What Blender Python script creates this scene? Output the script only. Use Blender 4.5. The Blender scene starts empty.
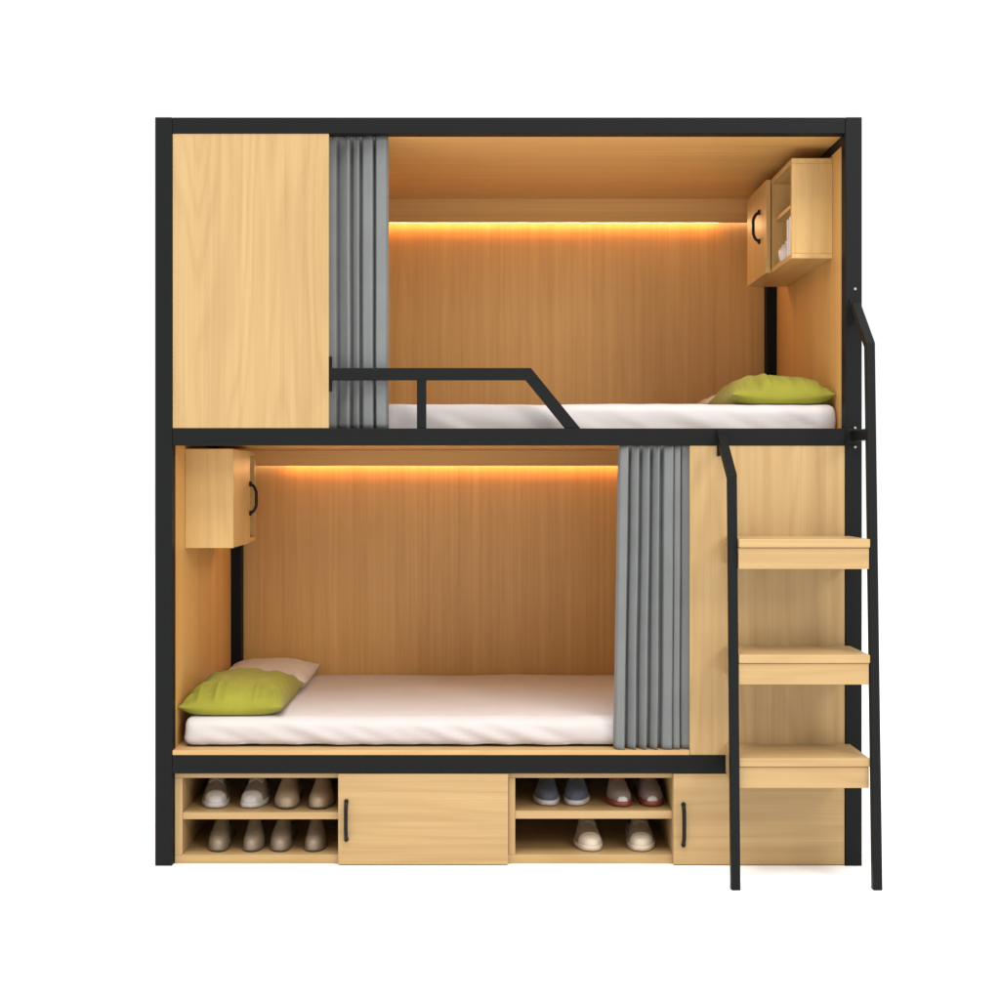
import bpy, bmesh, math, random
from mathutils import Vector, noise

random.seed(4)
sc = bpy.context.scene
COL = sc.collection

# ---------------------------------------------------------------- units
# Front elevation of the bed: 345 drawing units to the metre, ground at 866,
# the middle line of the picture at 483.
U = 345.0
def X(p): return (p - 483.0) / U
def Z(p): return (866.0 - p) / U

# ---------------------------------------------------------------- materials
def new_mat(name):
    m = bpy.data.materials.new(name); m.use_nodes = True
    nt = m.node_tree
    return m, nt, nt.nodes['Principled BSDF']

def node(nt, typ, **kw):
    n = nt.nodes.new(typ)
    for k, v in kw.items(): setattr(n, k, v)
    return n

def wood(name, axis, light=(.428, .287, .130), dark=(.305, .182, .070), freq=1.0, contrast=.85, rings=1.0):
    """Light oak laminate; grain runs along axis (0 x, 1 y, 2 z)."""
    m, nt, b = new_mat(name)
    L = nt.links.new
    tc = node(nt, 'ShaderNodeTexCoord'); oi = node(nt, 'ShaderNodeObjectInfo')
    mul = node(nt, 'ShaderNodeVectorMath', operation='SCALE'); mul.inputs[0].default_value = (13.7, 27.1, 19.3)
    L(oi.outputs['Random'], mul.inputs['Scale'])
    add = node(nt, 'ShaderNodeVectorMath', operation='ADD')
    L(tc.outputs['Object'], add.inputs[0]); L(mul.outputs[0], add.inputs[1])
    def stretched(s_across, s_along):
        mp = node(nt, 'ShaderNodeMapping')
        s = [s_across * freq] * 3; s[axis] = s_along
        mp.inputs['Scale'].default_value = s
        L(add.outputs[0], mp.inputs['Vector'])
        return mp
    def nz(mp, scale, detail, rough, dist=0.0):
        n = node(nt, 'ShaderNodeTexNoise')
        n.inputs['Scale'].default_value = scale; n.inputs['Detail'].default_value = detail
        n.inputs['Roughness'].default_value = rough; n.inputs['Distortion'].default_value = dist
        L(mp.outputs[0], n.inputs['Vector'])
        return n
    broad = nz(stretched(9, .35), 1, 2, .5)
    strips = nz(stretched(42, .55), 1, 3, .6)
    fibre = nz(stretched(260, 2.2), 1, 2, .6)
    field = nz(stretched(7, .75), 1, 1.5, .45)
    def math_(op, a, bb=None):
        n = node(nt, 'ShaderNodeMath', operation=op)
        for i, v in enumerate((a, bb)):
            if v is None: continue
            if isinstance(v, (int, float)): n.inputs[i].default_value = v
            else: L(v, n.inputs[i])
        return n.outputs[0]
    ring = math_('SINE', math_('MULTIPLY', field.outputs['Fac'], 62.0))
    ring = math_('POWER', math_('ADD', math_('MULTIPLY', ring, .5), .5), 2.2)
    val = math_('MULTIPLY', math_('SUBTRACT', broad.outputs['Fac'], .5), .85 * contrast)
    val = math_('ADD', val, math_('MULTIPLY', math_('SUBTRACT', strips.outputs['Fac'], .5), 1.15 * contrast))
    val = math_('ADD', val, math_('MULTIPLY', math_('SUBTRACT', fibre.outputs['Fac'], .5), .75 * contrast))
    val = math_('ADD', val, math_('MULTIPLY', math_('SUBTRACT', ring, .35), .24 * contrast * rings))
    val = math_('ADD', val, .36)
    rp = node(nt, 'ShaderNodeValToRGB')
    rp.color_ramp.elements[0].position = 0.0; rp.color_ramp.elements[0].color = (*light, 1)
    rp.color_ramp.elements[1].position = 1.0; rp.color_ramp.elements[1].color = (*dark, 1)
    L(val, rp.inputs[0]); L(rp.outputs[0], b.inputs['Base Color'])
    b.inputs['Roughness'].default_value = .42
    b.inputs['Specular IOR Level'].default_value = .3
    bp = node(nt, 'ShaderNodeBump'); bp.inputs['Strength'].default_value = .05; bp.inputs['Distance'].default_value = .002
    L(fibre.outputs['Fac'], bp.inputs['Height']); L(bp.outputs[0], b.inputs['Normal'])
    return m

def plain(name, col, rough=.5, spec=.5, bump=0, bscale=200, metallic=0.0, vary=0.0, sheen=0.0):
    m, nt, b = new_mat(name)
    L = nt.links.new
    b.inputs['Base Color'].default_value = (*col, 1)
    b.inputs['Roughness'].default_value = rough
    b.inputs['Specular IOR Level'].default_value = spec
    b.inputs['Metallic'].default_value = metallic
    if sheen: b.inputs['Sheen Weight'].default_value = sheen
    tc = node(nt, 'ShaderNodeTexCoord')
    if vary:
        n = node(nt, 'ShaderNodeTexNoise'); n.inputs['Scale'].default_value = 9; n.inputs['Detail'].default_value = 5
        L(tc.outputs['Object'], n.inputs['Vector'])
        rp = node(nt, 'ShaderNodeValToRGB')
        rp.color_ramp.elements[0].position = .3; rp.color_ramp.elements[1].position = .7
        rp.color_ramp.elements[0].color = (*[c * (1 - vary) for c in col], 1)
        rp.color_ramp.elements[1].color = (*[min(1, c * (1 + vary)) for c in col], 1)
        L(n.outputs['Fac'], rp.inputs[0]); L(rp.outputs[0], b.inputs['Base Color'])
    if bump:
        n = node(nt, 'ShaderNodeTexNoise'); n.inputs['Scale'].default_value = bscale; n.inputs['Detail'].default_value = 3
        L(tc.outputs['Object'], n.inputs['Vector'])
        bp = node(nt, 'ShaderNodeBump'); bp.inputs['Strength'].default_value = bump; bp.inputs['Distance'].default_value = .002
        L(n.outputs['Fac'], bp.inputs['Height']); L(bp.outputs[0], b.inputs['Normal'])
    return m

def fabric(name, col, weave=900, vary=.06, rough=.9):
    """Woven cloth: fine crossing threads plus a slow unevenness of the dye."""
    m, nt, b = new_mat(name)
    L = nt.links.new
    tc = node(nt, 'ShaderNodeTexCoord')
    n = node(nt, 'ShaderNodeTexNoise'); n.inputs['Scale'].default_value = 14; n.inputs['Detail'].default_value = 6
    L(tc.outputs['Object'], n.inputs['Vector'])
    rp = node(nt, 'ShaderNodeValToRGB')
    rp.color_ramp.elements[0].position = .3; rp.color_ramp.elements[1].position = .7
    rp.color_ramp.elements[0].color = (*[c * (1 - vary) for c in col], 1)
    rp.color_ramp.elements[1].color = (*[min(1, c * (1 + vary)) for c in col], 1)
    L(n.outputs['Fac'], rp.inputs[0]); L(rp.outputs[0], b.inputs['Base Color'])
    f = node(nt, 'ShaderNodeTexNoise'); f.inputs['Scale'].default_value = weave; f.inputs['Detail'].default_value = 2
    L(tc.outputs['Object'], f.inputs['Vector'])
    bp = node(nt, 'ShaderNodeBump'); bp.inputs['Strength'].default_value = .25; bp.inputs['Distance'].default_value = .001
    L(f.outputs['Fac'], bp.inputs['Height']); L(bp.outputs[0], b.inputs['Normal'])
    b.inputs['Roughness'].default_value = rough
    b.inputs['Specular IOR Level'].default_value = .15
    b.inputs['Sheen Weight'].default_value = .08
    return m

WX = wood('oak_grain_across', 0)
WY = wood('oak_grain_deep', 1)
WZ = wood('oak_grain_upright', 2)
WV = wood('glow_tinted_veneer_upright', 2, light=(.63, .362, .122), dark=(.46, .240, .066), freq=1.5, contrast=.95, rings=.5)  # finer straight grain; warm light inside the bunks partly put into the colour
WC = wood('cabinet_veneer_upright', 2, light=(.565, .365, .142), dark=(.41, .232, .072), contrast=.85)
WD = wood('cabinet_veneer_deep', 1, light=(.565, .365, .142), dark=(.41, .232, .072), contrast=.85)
WE = wood('cabinet_veneer_across', 0, light=(.50, .32, .14), dark=(.37, .21, .075), contrast=.85)
WH = wood('glow_tinted_veneer_across', 0, light=(.63, .362, .122), dark=(.46, .240, .066), freq=1.2, contrast=.8, rings=.4)  # crosswise version, with the same warm bunk light in its colour
STEEL = plain('black_powder_coat', (.0075, .0082, .0079), rough=.5, spec=.09, bump=.05, bscale=500)
IRON = plain('black_iron', (.005, .005, .005), rough=.4, spec=.2)
BOLT = plain('zinc_bolt', (.30, .31, .31), rough=.4, metallic=.5)
CURT = fabric('grey_curtain_cloth', (.155, .161, .158), weave=700, vary=.05)
SHEET = fabric('white_sheet', (.475, .435, .42), weave=900, vary=.015)
LINEN = fabric('white_pillowcase', (.54, .495, .46), weave=900, vary=.03)
GREEN = fabric('lime_pillowcase', (.22, .207, .021), weave=900, vary=.08, rough=.75)
PAPER = plain('white_paper', (.75, .71, .68), rough=.7)
PAPER2 = plain('grey_book_cover', (.55, .50, .48), rough=.6)
CERAM = plain('white_ceramic', (.75, .70, .66), rough=.25)
LED, nt_, b_ = new_mat('warm_led')
b_.inputs['Base Color'].default_value = (.8, .7, .5, 1)
b_.inputs['Emission Color'].default_value = (1.0, .80, .66, 1)
b_.inputs['Emission Strength'].default_value = 4.0

# ---------------------------------------------------------------- mesh helpers
def bx(bm, x0, x1, y0, y1, z0, z1, mi=0, bev=.0012):
    if x0 > x1: x0, x1 = x1, x0
    if y0 > y1: y0, y1 = y1, y0
    if z0 > z1: z0, z1 = z1, z0
    vs = [bm.verts.new((x, y, z)) for x in (x0, x1) for y in (y0, y1) for z in (z0, z1)]
    idx = [(0, 1, 3, 2), (4, 6, 7, 5), (0, 4, 5, 1), (2, 3, 7, 6), (0, 2, 6, 4), (1, 5, 7, 3)]
    fs = [bm.faces.new([vs[i] for i in f]) for f in idx]
    for f in fs: f.material_index = mi
    if bev:
        es = list({e for f in fs for e in f.edges})
        bmesh.ops.bevel(bm, geom=es, offset=bev, segments=2, profile=.5, affect='EDGES', clamp_overlap=True)

def prism(bm, pts, axis, a, b_, bev=.0015):
    """polygon pts extruded along axis ('x': pts are (y,z); 'y': pts are (x,z); 'z': pts are (x,y))"""
    def P(p, t):
        return {'x': (t, p[0], p[1]), 'y': (p[0], t, p[1]), 'z': (p[0], p[1], t)}[axis]
    lo = [bm.verts.new(P(p, a)) for p in pts]; hi = [bm.verts.new(P(p, b_)) for p in pts]
    fs = [bm.faces.new(lo), bm.faces.new(list(reversed(hi)))]
    n = len(pts)
    for i in range(n):
        fs.append(bm.faces.new([lo[i], hi[i], hi[(i + 1) % n], lo[(i + 1) % n]]))
    bmesh.ops.recalc_face_normals(bm, faces=fs)
    if bev:
        es = list({e for f in fs for e in f.edges})
        bmesh.ops.bevel(bm, geom=es, offset=bev, segments=2, profile=.5, affect='EDGES', clamp_overlap=True)

def strip_poly(pts, w):
    """outline of a band of width w round the polyline pts, mitred"""
    pts = [Vector(p) for p in pts]; L, R = [], []
    for i, p in enumerate(pts):
        d0 = (p - pts[i - 1]).normalized() if i else None
        d1 = (pts[i + 1] - p).normalized() if i < len(pts) - 1 else None
        d0 = d0 or d1; d1 = d1 or d0
        n0 = Vector((-d0.y, d0.x)); n1 = Vector((-d1.y, d1.x))
        n = (n0 + n1).normalized(); k = w / 2 / max(.3, n.dot(n0))
        L.append(tuple(p + n * k)); R.append(tuple(p - n * k))
    return L + R[::-1]

def tube(bm, pts, r, seg=12, cap=True, ref=None):
    pts = [Vector(p) for p in pts]; rings = []
    for i, p in enumerate(pts):
        d = (pts[min(i + 1, len(pts) - 1)] - pts[max(i - 1, 0)]).normalized()
        up = Vector((0, 0, 1)) if abs(d.z) < .9 else Vector((0, 1, 0))
        if ref is not None: up = Vector(ref)
        s = d.cross(up).normalized(); t = s.cross(d)
        rr = r[i] if isinstance(r, (list, tuple)) else r
        rings.append([bm.verts.new(p + (s * math.cos(a) + t * math.sin(a)) * rr)
                      for a in [2 * math.pi * k / seg for k in range(seg)]])
    for a, c in zip(rings, rings[1:]):
        for k in range(seg):
            bm.faces.new([a[k], a[(k + 1) % seg], c[(k + 1) % seg], c[k]]).smooth = True
    if cap:
        bm.faces.new(rings[0][::-1]); bm.faces.new(rings[-1])

def grid(bm, rows, smooth=True, mi=0, close=False):
    vs = [[bm.verts.new(p) for p in r] for r in rows]
    for a, c in zip(vs, vs[1:]):
        n = len(a)
        for k in range(n if close else n - 1):
            f = bm.faces.new([a[k], a[(k + 1) % n], c[(k + 1) % n], c[k]]); f.smooth = smooth; f.material_index = mi
    return vs

def world_loc(o):
    v = Vector((0, 0, 0))
    while o is not None:
        v += o.location; o = o.parent
    return v

def obj(name, bm, mats, parent=None, loc=None):
    """link bm (in place coordinates) as ONE mesh object with its origin at loc / its parent"""
    if not isinstance(mats, (list, tuple)): mats = [mats]
    bmesh.ops.recalc_face_normals(bm, faces=bm.faces[:])
    base = Vector(loc) if loc is not None else Vector((0, 0, 0))
    org = base + (world_loc(parent) if parent is not None and loc is None else Vector((0, 0, 0)))
    for v in bm.verts: v.co -= org
    me = bpy.data.meshes.new(name); bm.to_mesh(me); bm.free()
    for m in mats: me.materials.append(m)
    o = bpy.data.objects.new(name, me); COL.objects.link(o)
    if parent is not None:
        o.parent = parent
        if loc is not None: o.location = base - world_loc(parent)
    elif loc is not None: o.location = base
    return o

def tag(o, label, cat, group=None):
    o['label'] = label; o['category'] = cat
    if group: o['group'] = group
    return o

def empty(name, loc, parent=None):
    o = bpy.data.objects.new(name, None); COL.objects.link(o)
    o.empty_display_size = .1
    if parent is not None:
        o.parent = parent; o.location = Vector(loc) - world_loc(parent)
    else: o.location = loc
    return o

def box_obj(name, mat, parent, *a, **k):
    bm = bmesh.new(); bx(bm, *a, **k)
    return obj(name, bm, mat, parent)

# ---------------------------------------------------------------- ground
bm = bmesh.new()
bmesh.ops.create_grid(bm, x_segments=2, y_segments=2, size=400)
g = obj('floor', bm, plain('white_studio_floor', (.965, .965, .965), rough=.9, spec=.1))
g['kind'] = 'structure'

# ---------------------------------------------------------------- the bunk bed
BACK = 1.03          # front face of the back panels
RP = .985            # front face of the rear posts
bed = tag(empty('bunk_bed', (0, .5, 0)), 'black steel framed bunk bed with light oak panels, two bunks and a step ladder', 'bunk bed')

post_right = None
for (a, c, y0, y1) in ((155, 172, 0, .05), (845.5, 862, 0, .05), (167, 184.5, RP, 1.06), (833.5, 851, RP, 1.06)):
    o = box_obj('post', STEEL, bed, X(a), X(c), y0, y1, 0, Z(117), bev=.002)
    if a == 845.5: post_right = o
for y in (289, 428, 447):
    bm = bmesh.new()
    tube(bm, [(X(855), .001, Z(y)), (X(855), -.003, Z(y)), (X(855), -.0045, Z(y))], [.0042, .0042, .0025], seg=12)
    obj('bolt', bm, BOLT, post_right)

for (zt, zb) in ((117.2, 133), (428.3, 445.3), (755.5, 773.3)):
    box_obj('front_beam', STEEL, bed, X(172) + .0004, X(845.5) - .0004, .0015, .0485, Z(zb), Z(zt), bev=.0015)
    box_obj('rear_beam', STEEL, bed, X(184.5) + .0004, X(833.5) - .0004, 1.052, 1.059, Z(zb), Z(zt), bev=.0015)
for (a, c) in ((155.3, 171.6), (845.9, 861.7)):
    box_obj('side_rail', STEEL, bed, X(a), X(c), .0505, RP - .0005, Z(142), Z(117.3), bev=.0015)
for (a, c) in ((155.3, 160), (857.5, 861.7)):
    for (zt, zb) in ((428.3, 445.3), (755.5, 773.3)):
        box_obj('side_rail', STEEL, bed, X(a), X(c), .0505, RP - .0005, Z(zb), Z(zt), bev=.0015)

# boards
for (a, c) in ((160.4, 171.8), (845.7, 857.1)):
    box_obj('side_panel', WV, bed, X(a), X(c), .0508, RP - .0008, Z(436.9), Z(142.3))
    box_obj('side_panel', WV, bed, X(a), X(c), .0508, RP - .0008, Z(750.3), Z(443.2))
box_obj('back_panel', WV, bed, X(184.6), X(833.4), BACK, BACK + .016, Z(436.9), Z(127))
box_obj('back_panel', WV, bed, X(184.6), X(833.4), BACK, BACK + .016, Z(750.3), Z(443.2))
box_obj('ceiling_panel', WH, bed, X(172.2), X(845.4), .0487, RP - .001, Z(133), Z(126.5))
bm = bmesh.new()                                    # board under the upper mattress
bx(bm, X(160.4), X(857.1), .0508, RP - .0008, Z(443), Z(437.1)); bx(bm, X(184.8), X(833.2), RP, BACK + .015, Z(443), Z(437.1))
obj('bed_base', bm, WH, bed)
bm = bmesh.new()                                    # board under the lower mattress, its front edge showing above the beam
bx(bm, X(172.2), X(689.6), .003, .0505, Z(755.3), Z(750.5))
bx(bm, X(160.4), X(857.1), .0508, RP - .0008, Z(755.3), Z(750.5)); bx(bm, X(184.8), X(833.2), RP, BACK + .015, Z(755.3), Z(750.5))
obj('bed_base', bm, WE, bed)
box_obj('front_panel', WZ, bed, X(172.3), X(328.6), .004, .022, Z(428.1), Z(133.2))
box_obj('front_panel', WZ, bed, X(690), X(845.2), .004, .022, Z(755.3), Z(445.5))

# light boards with the strips behind them
for (zt, zb) in ((127, 162), (443.05, 462.6)):
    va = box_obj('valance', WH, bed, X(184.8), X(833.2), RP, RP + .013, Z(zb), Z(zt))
    box_obj('led_strip', LED, va, X(190), X(828), RP + .026, RP + .038, Z(zb) + .0045, Z(zb) + .0105, bev=0)

# guard rail: one bent square tube with an upright
bm = bmesh.new()
prism(bm, [(X(a), Z(c)) for a, c in ((329.3, 367.7), (531, 367.7), (580.5, 428.2), (565.3, 428.2), (525.7, 379.8), (329.3, 379.8))], 'y', .004, .031, bev=.002)
bx(bm, X(416.8), X(426), .005, .030, Z(428.2), Z(379.9), bev=.0015)
gr = obj('guard_rail', bm, STEEL, bed)
box_obj('mounting_plate', STEEL, gr, X(328.8), X(331), .0032, .034, Z(391), Z(356), bev=.001)

# ladder
lad = empty('ladder', (X(796), -.2, 0), bed)
LEGS = ((.6895, (0.0, 1.24), 1.128), (1.0763, (0.0, 1.623), 1.495))
for k, (lx, (ty, tz), bend) in enumerate(LEGS):
    def ly(z): return -.24 + .075 * z / 1.495
    bm = bmesh.new()
    prism(bm, strip_poly([(-.24, .0), (ly(bend), bend), (-.013, tz)], .025), 'x', lx - .0125, lx + .0125, bev=.002)
    rail = obj('ladder_rail', bm, STEEL, lad)
    bm = bmesh.new()
    if k == 0:
        bx(bm, X(716.8), X(720.2), -.006, .0012, Z(456), Z(430), bev=.001)
        bx(bm, X(716.8), lx + .012, -.011, -.0062, Z(442), Z(428.6), bev=.001)
    else:
        bx(bm, lx - .016, lx + .008, -.0045, -.0004, Z(323), Z(299), bev=.001)
    obj('mounting_plate', bm, STEEL, lad)
bm = bmesh.new()
bx(bm, 1.0763 - .011, 1.0763 + .011, -.158, -.004, Z(441.5), Z(430.5), bev=.0015)
bx(bm, 1.0763 - .02, 1.0763 + .012, -.0038, -.0004, Z(443), Z(429), bev=.001)
obj('bracket', bm, IRON, lad)
for zt in (1.119 - 56.0 / 345 , 1.119 - 165.6 / 345, 1.119 - 263.7 / 345):
    bm = bmesh.new()
    bx(bm, .7027, 1.0632, -.222, -.002, zt - .0235, zt, bev=.0025)             # tread
    bx(bm, .7027, 1.0612, -.217, -.199, zt - .0825, zt - .0245, bev=.0015)       # apron under its front edge
    bx(bm, .7027, .7160, -.1985, -.002, zt - .0825, zt - .0245, bev=.0015)        # cheeks
    bx(bm, 1.0480, 1.0612, -.1985, -.002, zt - .0825, zt - .0245, bev=.0015)
    obj('step', bm, WX, lad)

# hanging cabinets fixed to the side panels
def bow_handle(parent, x, y, z0, z1, out, axis='x', r=.005):
    """bow handle: feet at z0 and z1 on the plane, bow reaching out"""
    bm = bmesh.new()
    pts = []
    N = 18
    for i in range(N + 1):
        t = i / N
        z = z0 + (z1 - z0) * t
        d = abs(out) * min(1.0, (math.sin(math.pi * t)) ** .42 * 1.12)
        s = math.copysign(1, out)
        pts.append((x + s * d, y, z) if axis == 'x' else (x, y - d, z))
    tube(bm, pts, r, seg=10, ref=(0, 1, 0) if axis == 'x' else (1, 0, 0))
    s = math.copysign(1, out)
    for z in (z0, z1):
        if axis == 'x': tube(bm, [(x, y, z), (x + s * .006, y, z), (x + s * .008, y, z)], [.0085, .0085, .006], seg=14)
        else: tube(bm, [(x, y, z), (x, y - .006, z), (x, y - .008, z)], [.0066, .0066, .0058], seg=14)
    return obj('handle', bm, IRON, parent)

def hanging_cabinet(xw, xo, y0, y1, ztop, zbot, door, hy, hz, lab):
    """xw wall side, xo open side; boards 15 mm; door=(ya, yb) covers part of the open side"""
    s = 1 if xo > xw else -1; t = .015
    bm = bmesh.new()
    lo, hi = min(xw, xo), max(xw, xo)
    inner = lo if s > 0 else hi
    yf = y0 + t + .0003 if door[0] < y0 + .05 else y0
    bx(bm, lo, hi, yf, y1, zbot, zbot + t, mi=1)                    # bottom
    bx(bm, lo, hi, yf + .0002, y1, ztop - t, ztop, mi=1)            # top
    za, zb = zbot + t + .0003, ztop - t - .0003
    front_door = door[0] < y0 + .05
    e = s * .016 if front_door else 0                               # the near end board covers the edge of the door
    bx(bm, inner, xo + e, y0 + .0005, y0 + t, za if not front_door else zbot, zb if not front_door else ztop)
    bx(bm, lo, hi, y1 - t, y1 - .0005, za, zb)                      # far end
    yd = door[0] if door[0] > y0 + .05 else door[1]
    bx(bm, lo + .002, hi - .002, yd - t / 2, yd + t / 2, za, zb)    # division
    bx(bm, inner, inner + s * .006, y0 + t + .0003, y1 - t - .0003, za, zb)  # back board
    oa, ob = ((y0 + t, yd - t / 2) if door[0] > y0 + .05 else (yd + t / 2, y1 - t))
    zm = (ztop + zbot) / 2 + (.019 if door[0] > y0 + .05 else -.01)
    bx(bm, *(sorted((inner + s * .0065, xo - s * .012))), oa + .0003, ob - .0003, zm - .006, zm + .006, mi=1)
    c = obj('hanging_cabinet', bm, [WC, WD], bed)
    c['label'] = lab
    dm = bmesh.new()
    bx(dm, *(sorted((xo + s * .0008, xo + s * .016))), max(door[0], y0 + t + .0008), door[1], zbot + .001, ztop - .001)
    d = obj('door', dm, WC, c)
    bow_handle(c, xo + s * .016, hy, hz[0], hz[1], s * .022)
    return c

UC = (X(845.6), X(799) , .157, .80, Z(146), Z(250))
hanging_cabinet(UC[0], UC[1] + .012, UC[2], UC[3], UC[4], UC[5], (.467, .80), .572, (Z(209), Z(176)), 'oak hanging cabinet high on the right with an open shelf in front')
LC = (X(171.9), X(221), .184, .71, Z(447.4), Z(551))
hanging_cabinet(LC[0], LC[1] - .012, LC[2], LC[3], LC[4], LC[5], (.184, .50), .488, (Z(517), Z(484.5)), 'oak hanging cabinet on the left of the lower bunk')

# books and pot in the open part of the upper cabinet
xf = UC[1] + .016
zb = UC[5] + .0155
def book(y0, y1, h, mat, lab, dx=0.0):
    r = tag(empty('book', (xf + .055, (y0 + y1) / 2, zb)), lab, 'book', 'books in the upper hanging cabinet')
    bm = bmesh.new()
    bx(bm, xf + dx, xf + dx + .003, y0, y1, zb, zb + h, bev=.0008)
    bx(bm, xf + dx + .0031, xf + .105, y0, y0 + .002, zb, zb + h, bev=.0005)
    bx(bm, xf + dx + .0031, xf + .105, y1 - .002, y1, zb, zb + h, bev=.0005)
    obj('cover', bm, mat, r)
    bm = bmesh.new(); bx(bm, xf + dx + .0033, xf + .102, y0 + .0022, y1 - .0022, zb + .003, zb + h - .003, bev=.0005)
    obj('pages', bm, PAPER, r)
book(.190, .214, .118, PAPER, 'white book standing nearest the front of the upper hanging cabinet')
book(.216, .232, .112, PAPER2, 'thin greyish book standing behind the white book in the upper cabinet', .003)
book(.234, .252, .116, PAPER, 'white book standing between the thin greyish book and the small pot', .001)
pot = tag(empty('pot', (xf + .022, .355, zb)), 'small white pot on the bottom of the upper hanging cabinet beside the books', 'pot')
bm = bmesh.new()
prof = [(.001, .0), (.020, .0), (.027, .010), (.031, .026), (.030, .042), (.022, .054), (.018, .057), (.019, .061), (.016, .061), (.014, .056), (.012, .05), (.001, .048)]
rows = [[(xf + .022 + r * .8 * math.cos(a), .355 + r * .8 * math.sin(a), zb + z * .92) for a in [2 * math.pi * k / 28 for k in range(28)]] for r, z in prof]
grid(bm, rows, close=True)
obj('pot_body', bm, CERAM, pot)
bm = bmesh.new()
prof = [(.001, .076), (.006, .074), (.006, .069), (.004, .066), (.017, .0625), (.018, .0612), (.001, .0612)]
rows = [[(xf + .022 + r * .8 * math.cos(a), .355 + r * .8 * math.sin(a), zb + z * .92) for a in [2 * math.pi * k / 28 for k in range(28)]] for r, z in prof]
grid(bm, rows, close=True)
obj('lid', bm, CERAM, pot)

# ---------------------------------------------------------------- storage cabinet under the bed
sto = tag(empty('storage_cabinet', (0, .25, 0)), 'long low oak cabinet under the bed with two doors and two open shoe shelves', 'cabinet')
Y0, Y1 = .024, .50
bm = bmesh.new()
bx(bm, X(173), X(845), Y0, Y1, Z(779.5), Z(775), mi=0)                      # top
bx(bm, X(173), X(845), Y0, Y1, .0, Z(857), mi=0)                            # bottom
za, zb_ = Z(856.9), Z(779.6)
for (a, c) in ((173, 180.6), (338.6, 345.5), (508.6, 515.4), (673.4, 680.2), (837.5, 845)):
    bx(bm, X(a), X(c), Y0 + .0005, Y1 - .0005, za, zb_, mi=1)
bx(bm, X(173) + .002, X(845) - .002, Y1 + .0003, Y1 + .006, .004, Z(775) - .002, mi=0)   # back
obj('carcass', bm, [WX, WZ], sto)
for (a, c, zt, zbm) in ((180.7, 338.5, 814.5, 821.5), (515.5, 673.3, 813, 821)):
    box_obj('shelf', WX, sto, X(a), X(c), Y0 + .004, Y1 - .001, Z(zbm), Z(zt))
for (a, c, hx, hz) in ((338, 508.3, 346.3, (839.5, 801.5)), (673.6, 845, 683.5, (845, 804.5))):
    d = box_obj('door', WX, sto, X(a), X(c), .004, .0232, Z(865), Z(773.9), bev=.0015)
    bow_handle(d, X(hx), .004, Z(hz[0]), Z(hz[1]), .02, axis='y', r=.0058)

# ---------------------------------------------------------------- curtains
def curtain(name, strips, y0, y1, ztop, zbot, flare, label):
    """strips: (left edge, right edge, lean) of every lit fold in drawing units; between them a deep groove"""
    def depth(p):
        for i, (a, c, lean, off) in enumerate(strips):
            if a <= p <= c:
                t = (p - a) / (c - a)
                e = min(t, 1 - t)
                edge = (1 - min(1, e / .15)) ** 2          # rounding into the groove
                return min(1.0, off + edge * .30 + (lean * (1 - t) if lean > 0 else -lean * t))
        return 1.0
    P0, P1 = strips[0][0] - 1, strips[-1][1] + 1
    n = int((P1 - P0) / .35)
    ps = [P0 + (P1 - P0) * i / n for i in range(n + 1)]
    raw = [depth(p) for p in ps]
    prof = [(raw[max(0, i - 1)] + 2 * raw[i] + raw[min(n, i + 1)]) / 4 for i in range(n + 1)]
    rows = []
    M = 60
    for j in range(M + 1):
        t = j / M
        z = ztop + (zbot - ztop) * t
        row = []
        for p, d in zip(ps, prof):
            u = (p - P0) / (P1 - P0)
            sway = noise.noise(Vector((p * .05, t * 2.2, 3.1))) * 1.6 * t
            px = p + (flare * t * (1 - u)) + sway * (4 * u * (1 - u))
            dd = d * (1.0 + .12 * noise.noise(Vector((p * .12, t * 3.0, 8.0)))) + .10 * noise.noise(Vector((p * .06, t * 4.0, 1.0))) * t
            head = min(1, t * (ztop - zbot) / .022); head = head * head * (3 - 2 * head)
            dd = min(dd, .28) + (dd - min(dd, .28)) * head
            row.append((X(px), y0 + (y1 - y0) * max(0, min(1, dd)), z))
        rows.append(row)
    bm = bmesh.new(); grid(bm, rows)
    o = obj(name, bm, CURT, loc=(X((P0 + P1) / 2), (y0 + y1) / 2, zbot))
    so = o.modifiers.new('thickness', 'SOLIDIFY'); so.thickness = .0012; so.offset = -1
    tag(o, label, 'curtain', 'curtains of the bunks')
    return o
curtain('curtain', [(323, 334.5, .0, .45), (336, 348.3, .8, .0), (351.2, 357.8, .5, .10), (361, 371.6, .3, .0), (374.5, 386, .15, .0)],
        .034, .080, Z(133.1), Z(427.9), 0, 'grey curtain drawn beside the left panel of the upper bunk')
curtain('curtain', [(620.5, 629.2, .3, .0), (631.6, 639.8, .6, .03), (643, 650.5, .65, .0), (653.6, 660.5, .6, .03), (664.4, 674.5, .3, .05), (674.9, 681.5, .15, .16), (682.3, 693, .1, .45)],
        .006, .046, Z(445.6), Z(750.2), -5, 'grey curtain drawn beside the right panel of the lower bunk')

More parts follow.
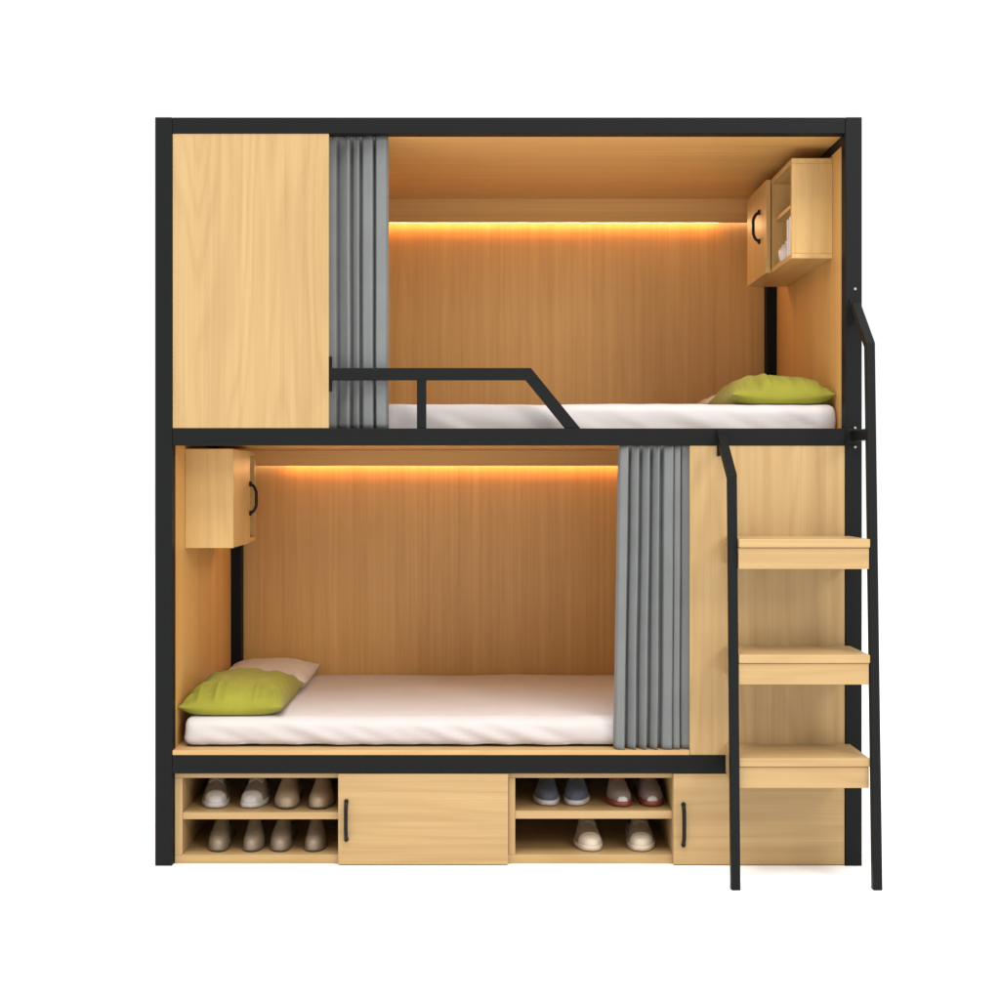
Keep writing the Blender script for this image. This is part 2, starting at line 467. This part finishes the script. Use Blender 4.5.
# ---------------------------------------------------------------- mattresses
def mattress(x0, x1, y0, y1, z0, z1, seed, label):
    r = .024; st = .014
    nx, ny, nz_ = int((x1 - x0) / st), int((y1 - y0) / st), 9
    def face(fn, na, nb):
        return [[fn(i / na, j / nb) for i in range(na + 1)] for j in range(nb + 1)]
    lx, ly_, lz = x1 - x0, y1 - y0, z1 - z0
    faces = [face(lambda a, c: (x0 + a * lx, y0 + c * ly_, z1), nx, ny), face(lambda a, c: (x0 + a * lx, y0 + c * ly_, z0), nx // 4, ny // 4),
             face(lambda a, c: (x0 + a * lx, y0, z0 + c * lz), nx, nz_), face(lambda a, c: (x0 + a * lx, y1, z0 + c * lz), nx, nz_),
             face(lambda a, c: (x0, y0 + a * ly_, z0 + c * lz), ny, nz_), face(lambda a, c: (x1, y0 + a * ly_, z0 + c * lz), ny, nz_)]
    bm = bmesh.new()
    def shape(p):
        p = Vector(p)
        q = Vector((min(max(p.x, x0 + r), x1 - r), min(max(p.y, y0 + r), y1 - r), min(max(p.z, z0 + r), z1 - r)))
        d = p - q
        if d.length > 1e-6: d.normalize()
        p = q + d * r
        h = (p.z - z0) / lz
        s = Vector((seed, 0, 0))
        amp = 0
        if d.y < -.3:      # tucked sheet: slanting drag folds down the front
            f = noise.noise(Vector((p.x * 7 + h * 1.6, h * .5, seed)))
            f2 = noise.noise(Vector((p.x * 16 + h * 3.2, h * .4, seed + 5)))
            amp = (.009 * f + .009 * f2) * max(0, math.sin(h * math.pi)) ** .8 * (1.2 - h) - .004
            amp += .004 * math.sin(h * math.pi) + .010 * max(0, .35 - h)
        if d.z > .3:
            amp += .0035 * noise.noise(Vector((p.x * 4, p.y * 5, seed))) + .0018 * noise.noise(Vector((p.x * 14, p.y * 14, seed)))
        return p + d * amp
    for i, f in enumerate(faces): grid(bm, [[shape(p) for p in r_] for r_ in f])
    bmesh.ops.remove_doubles(bm, verts=bm.verts[:], dist=.0004)
    lo = min(v.co.z for v in bm.verts)
    for v in bm.verts:
        if v.co.z < z0: v.co.z = z0
    o = obj('mattress', bm, SHEET, loc=((x0 + x1) / 2, (y0 + y1) / 2, z0))
    tag(o, label, 'mattress', 'mattresses of the bunks')
    return o
UZ = Z(402.6); LZ = Z(721)
mattress(X(176), X(844.3), .086, 1.018, Z(437) , UZ, 11, 'white mattress on the upper bunk behind the black guard rail')
mattress(X(180), X(838), .054, 1.018, Z(750.4), LZ, 4, 'white mattress on the lower bunk above the shoe shelves')

# ---------------------------------------------------------------- pillows
def pillow(x0, x1, y0, y1, zb, H, mat, seed, label, mirror=False, rot=0, lift=0.0, sag=0.0, crease=1.0):
    cx, cy = (x0 + x1) / 2, (y0 + y1) / 2
    a, c = (x1 - x0) / 2, (y1 - y0) / 2
    N = 64
    def pt(u, v, top):
        # corners reach out, sides pull in
        px = a * u * (1 - .055 * (1 - v * v) * abs(u) ** 2)
        py = c * v * (1 - .045 * (1 - u * u) * abs(v) ** 2)
        e = max(abs(u), abs(v))
        body = max(0, (1 - abs(u) ** 2.6)) ** .58 * max(0, (1 - abs(v) ** 2.9)) ** .55
        seam = .017 + .012 * (u * u * v * v)
        # puckers that run in from the seams
        wr = 0
        if e > .05:
            k = noise.noise(Vector((u * 5.5 if abs(v) > abs(u) else 4 + v * 7, seed, 0)))
            k2 = noise.noise(Vector((u * 12 if abs(v) > abs(u) else 4 + v * 14, seed + 3, 0)))
            fade = max(0, e - .35) / .65
            wr = (1 if v < .2 else .45) * (k * .55 + k2 * .45) * .036 * crease * fade * (1 - e ** 8)
        soft = .014 * noise.noise(Vector((u * 1.7, v * 1.7, seed + 9))) + .007 * noise.noise(Vector((u * 4.5, v * 5, seed + 2)))
        if top: z = seam + body * (H - .017) + (wr + soft * .7 * min(1, crease)) * min(1, body * 2.2)
        else: z = seam - body * .06
        z = max(z, .001)
        if mirror: px = -px
        z += lift * (px / a + 1) * .5 + sag * (v + 1) * .5
        R = math.radians(rot)
        return (cx + px * math.cos(R) - py * math.sin(R), cy + px * math.sin(R) + py * math.cos(R), zb + z)
    bm = bmesh.new()
    us = [math.sin(math.pi / 2 * (2 * i / N - 1)) for i in range(N + 1)]
    for top in (True, False):
        grid(bm, [[pt(u, v, top) for u in us] for v in us])
    bmesh.ops.remove_doubles(bm, verts=bm.verts[:], dist=.0002)
    o = obj('pillow', bm, mat, loc=(cx, cy, zb))
    tag(o, label, 'pillow', 'pillows on the bunks')
    return o
pillow(X(172.8), X(279), .065, .585, LZ + .002, .096, GREEN, 3, 'lime green pillow on the lower bunk, in front of the white one', crease=1.5)
pillow(X(173.2), X(281), .575, 1.015, LZ + .002, .068, LINEN, 8, 'white pillow on the lower bunk, behind the green one', sag=.006, crease=.45)
pillow(X(739), X(845.2), .105, .60, UZ + .002, .100, GREEN, 14, 'lime green pillow at the right end of the upper bunk', mirror=True, crease=1.4)
pillow(X(737), X(845.2), .585, 1.015, UZ + .002, .072, LINEN, 21, 'white pillow on the upper bunk, mostly hidden behind the green one', mirror=True)

# ---------------------------------------------------------------- shoes
def leather(n, c, r=.5): return plain(n, c, rough=r, spec=.4, bump=.12, bscale=160, vary=.12)
M_TAUPE = leather('taupe_leather', (.22, .18, .14))
M_BEIGE = leather('beige_leather', (.30, .22, .14), .38)
M_BROWN = leather('brown_grey_leather', (.215, .165, .115), .42)
M_NAVY = fabric('navy_canvas', (.072, .082, .110), weave=600)
M_GREY = fabric('grey_mesh', (.20, .15, .125), weave=600)
M_KHAKI = fabric('khaki_canvas', (.20, .15, .09), weave=600)
M_WHITE = plain('white_rubber', (.44, .40, .37), rough=.4)
M_CREAM = plain('cream_rubber', (.50, .42, .32), rough=.45)
M_RED = plain('red_rubber', (.19, .035, .018), rough=.5)
M_SOLE = plain('dark_sole', (.11, .08, .055), rough=.6)

WP = [(0, 0), (.012, .014), (.04, .0235), (.09, .032), (.17, .040), (.26, .0445), (.36, .0450), (.48, .0405), (.62, .0355), (.76, .0345), (.88, .0315), (.96, .0215), (1, 0)]
HP = [(0, .0165), (.012, .026), (.04, .036), (.10, .044), (.18, .050), (.28, .058), (.40, .072), (.50, .083), (.60, .087), (.75, .080), (.90, .083), (1, .078)]
def lerp(tab, t):
    for (a, va), (b2, vb) in zip(tab, tab[1:]):
        if a <= t <= b2:
            k = (t - a) / (b2 - a); k = k * k * (3 - 2 * k) * .4 + k * .6
            return va + (vb - va) * k
    return tab[-1][1]
def shoe(px, y, z, rot, style, label, side=1, k=1.0):
    upper_m, cap_m, sole_m, lace_m, slim = style
    Ls = .268 * k
    root = tag(empty('shoe', (X(px), y, z)), label, 'shoe', 'shoes on the open shelves of the storage cabinet')
    root.rotation_euler = (0, 0, math.radians(rot))
    def cen(t): return side * .006 * math.sin(math.pi * min(1, t * 1.3)) * (1 if t < .77 else 0)
    zs = .013 if lace_m else .005
    def sect(t, off=0.0):
        wd = lerp(WP, t) * slim + off; h = lerp(HP, t) + off
        op = max(0, min(1, (t - .56) / .06)) * max(0, min(1, (.965 - t) / .03))   # the opening for the foot
        row = []
        for i in range(25):
            u = -1 + 2 * i / 24
            ang = math.pi * (u + 1) / 2
            cx_ = -math.cos(ang); sz = math.sin(ang)
            sq = abs(sz) ** (.62 + min(1, max(0, (t - .12) / .25)) * .75)
            ux = math.copysign(abs(cx_) ** .9, cx_)
            zz = zs + (h - zs) * sq
            if op > 0 and abs(u) < .62:
                zz = zz + op * (.03 - zz) * min(1, (.62 - abs(u)) / .1)
            row.append((wd * ux + cen(t), t * Ls, zz))
        return row
    ts = [0.0 + (i / 48) ** 1.35 for i in range(49)]
    bm = bmesh.new(); grid(bm, [sect(t) for t in ts])
    _link('upper', bm, upper_m, root)
    bm = bmesh.new()
    tcap = [.0 + {M_RED: .022, M_WHITE: .13, M_CREAM: .15}.get(sole_m, .2) * (i / 14) ** 1.35 for i in range(15)]
    if cap_m:
        rows = [sect(t, .0016) for t in tcap]
        # a curved back edge of the cap
        rows = [[(p[0], p[1] + (.012 * (abs(i - 12) / 12) ** 2 if t > .15 else 0), p[2]) for i, p in enumerate(r_)] for t, r_ in zip(tcap, rows)]
        grid(bm, rows); _link('toe_cap', bm, cap_m, root)
    else: bm.free()
    bm = bmesh.new()
    outline = []
    tt = [.0 + i / 40 for i in range(41)]
    right = [(lerp(WP, t) * slim + .0035 + cen(t), t * (Ls + .004) - .004) for t in tt]
    left = [(-lerp(WP, t) * slim - .0035 + cen(t), t * (Ls + .004) - .004) for t in tt]
    ring = right[::1] + left[::-1][1:-1]
    hs = .017 if lace_m else .008
    rows = [[(p[0] * s_, (p[1] - .13) * s_ + .13, zz) for p in ring] for s_, zz in ((.95, .0005), (.985, .003), (1, .006), (1.0, hs - .003), (.985, hs))]
    vs = grid(bm, rows, close=True)
    bm.faces.new(vs[0]); bm.faces.new(vs[-1])
    _link('sole', bm, sole_m, root)
    if lace_m:
        bm = bmesh.new()
        for q in range(5):
            t = .34 + q * .045
            r0 = sect(t, .002); r1 = sect(t + .03, .002)
            tube(bm, [r0[8], r0[10], [(a + b3) / 2 for a, b3 in zip(r0[12], r1[12])], r1[14], r1[16]], .0022, seg=6)
            tube(bm, [r0[16], r0[14], [(a + b3) / 2 + (.0015 if j == 2 else 0) for j, (a, b3) in enumerate(zip(r0[12], r1[12]))], r1[10], r1[8]], .0022, seg=6)
        _link('laces', bm, lace_m, root)
    return root
def _link(name, bm, m, root):
    bmesh.ops.recalc_face_normals(bm, faces=bm.faces[:])
    me = bpy.data.meshes.new(name); bm.to_mesh(me); bm.free(); me.materials.append(m)
    o = bpy.data.objects.new(name, me); COL.objects.link(o); o.parent = root
    return o
ST_WHITE = (M_TAUPE, M_WHITE, M_WHITE, M_TAUPE, .84)
ST_BEIGE = (M_BEIGE, None, M_SOLE, None, .84)
ST_BROWN = (M_BROWN, None, M_SOLE, None, .72)
ST_NAVY = (M_NAVY, None, M_WHITE, M_NAVY, .80)
ST_RED = (M_GREY, M_WHITE, M_RED, M_RED, .80)
ST_KHAKI = (M_KHAKI, M_CREAM, M_CREAM, M_KHAKI, .86)
sA, sB, sC = Z(814.5) + .0005, Z(857) + .0005, Z(813) + .0005
shoe(211.5, .072, sA, 7, ST_WHITE, 'taupe shoe with white toe cap, leftmost on the top left shelf', -1)
shoe(245.0, .072, sA, 0, ST_WHITE, 'taupe shoe with white toe cap beside a plain beige shoe', 1)
shoe(283.5, .060, sA, 2, ST_BEIGE, 'plain beige shoe beside a white toed shoe on the top left shelf', -1)
shoe(315.0, .060, sA, 2, ST_BEIGE, 'plain beige shoe on the top left shelf, nearest the cabinet door', 1)
shoe(214.5, .052, sB, 3, ST_BROWN, 'brown grey shoe, leftmost on the bottom left shelf', -1)
shoe(248.0, .052, sB, 6, ST_BROWN, 'brown grey shoe, second from left on the bottom left shelf', 1)
shoe(277.0, .052, sB, 1, ST_BROWN, 'brown grey shoe, third from left on the bottom left shelf', -1)
shoe(310.5, .052, sB, 4, ST_BROWN, 'brown grey shoe on the bottom left shelf, nearest the cabinet door', 1)
shoe(550.0, .085, sC, -2, ST_NAVY, 'navy shoe with white sole, the left one of its pair', -1)
shoe(577.5, .085, sC, -2, ST_NAVY, 'navy shoe with white sole, the right one nearer the red laced pair', 1)
shoe(625.5, .070, sC, 0, ST_RED, 'grey shoe with red laces and red sole beside the navy pair', -1)
shoe(655.5, .074, sC, 1, ST_RED, 'grey shoe with red laces and red sole, against the cabinet side', 1)
shoe(593.5, .055, sB, 0, ST_KHAKI, 'khaki shoe with cream toe in the middle of the bottom right shelf', -1)
shoe(643.0, .055, sB, -2, ST_KHAKI, 'khaki shoe with cream toe near the right end of the bottom right shelf', 1)

# ---------------------------------------------------------------- light
w_ = bpy.data.worlds.new('World'); sc.world = w_; w_.use_nodes = True
bg = w_.node_tree.nodes['Background']
bg.inputs['Color'].default_value = (1, 1, 1, 1); bg.inputs['Strength'].default_value = 1.13
def area(name, loc, target, size, power, col=(1, 1, 1)):
    l = bpy.data.lights.new(name, 'AREA'); l.energy = power; l.size = size; l.color = col
    o = bpy.data.objects.new(name, l); COL.objects.link(o); o.location = loc
    d = Vector(target) - Vector(loc); o.rotation_euler = d.to_track_quat('-Z', 'Y').to_euler()
    return o
area('key_softbox', (3.4, -4.3, 3.3), (.2, 0, .9), 1.3, 110, (1, .98, .94))
area('overhead_floor_fill', (0, -5.0, 11.5), (0, -.6, 0), 8.0, 1900)  # unseen lamp added to whiten the floor and wash out its shadows
def strip_lamp(z, power, a, c):
    # the warm strip behind each valance, shining down and out into the bunk
    l = bpy.data.lights.new('led_lamp', 'AREA'); l.shape = 'RECTANGLE'; l.size = X(c) - X(a); l.size_y = .012
    l.energy = power; l.color = (1.0, .60, .27)
    o = bpy.data.objects.new('led_lamp', l); COL.objects.link(o)
    o.location = ((X(a) + X(c)) / 2, RP + .022, z); o.rotation_euler = (math.radians(-74), 0, 0)
strip_lamp(Z(162) + .003, 6.6, 190, 775)
strip_lamp(Z(462.6) + .003, 5.6, 236, 828)

# ---------------------------------------------------------------- camera
cd = bpy.data.cameras.new('camera'); cam = bpy.data.objects.new('camera', cd); COL.objects.link(cam)
cam.location = (0, -4.2, 1.119); cam.rotation_euler = (math.radians(90), 0, 0)
cd.sensor_width = 36; cd.lens = 345 * 4.2 * 36 / 1000
cd.shift_x = .017; cd.shift_y = -.020
cd.clip_end = 2000
sc.camera = cam
vs_ = sc.view_settings
vs_.view_transform = 'Standard'; vs_.look = 'None'; vs_.exposure = -0.12; vs_.gamma = 1; vs_.use_curve_mapping = False
sc.render.engine = 'CYCLES'
sc.cycles.use_denoising = True
sc.cycles.max_bounces = 10; sc.cycles.diffuse_bounces = 6
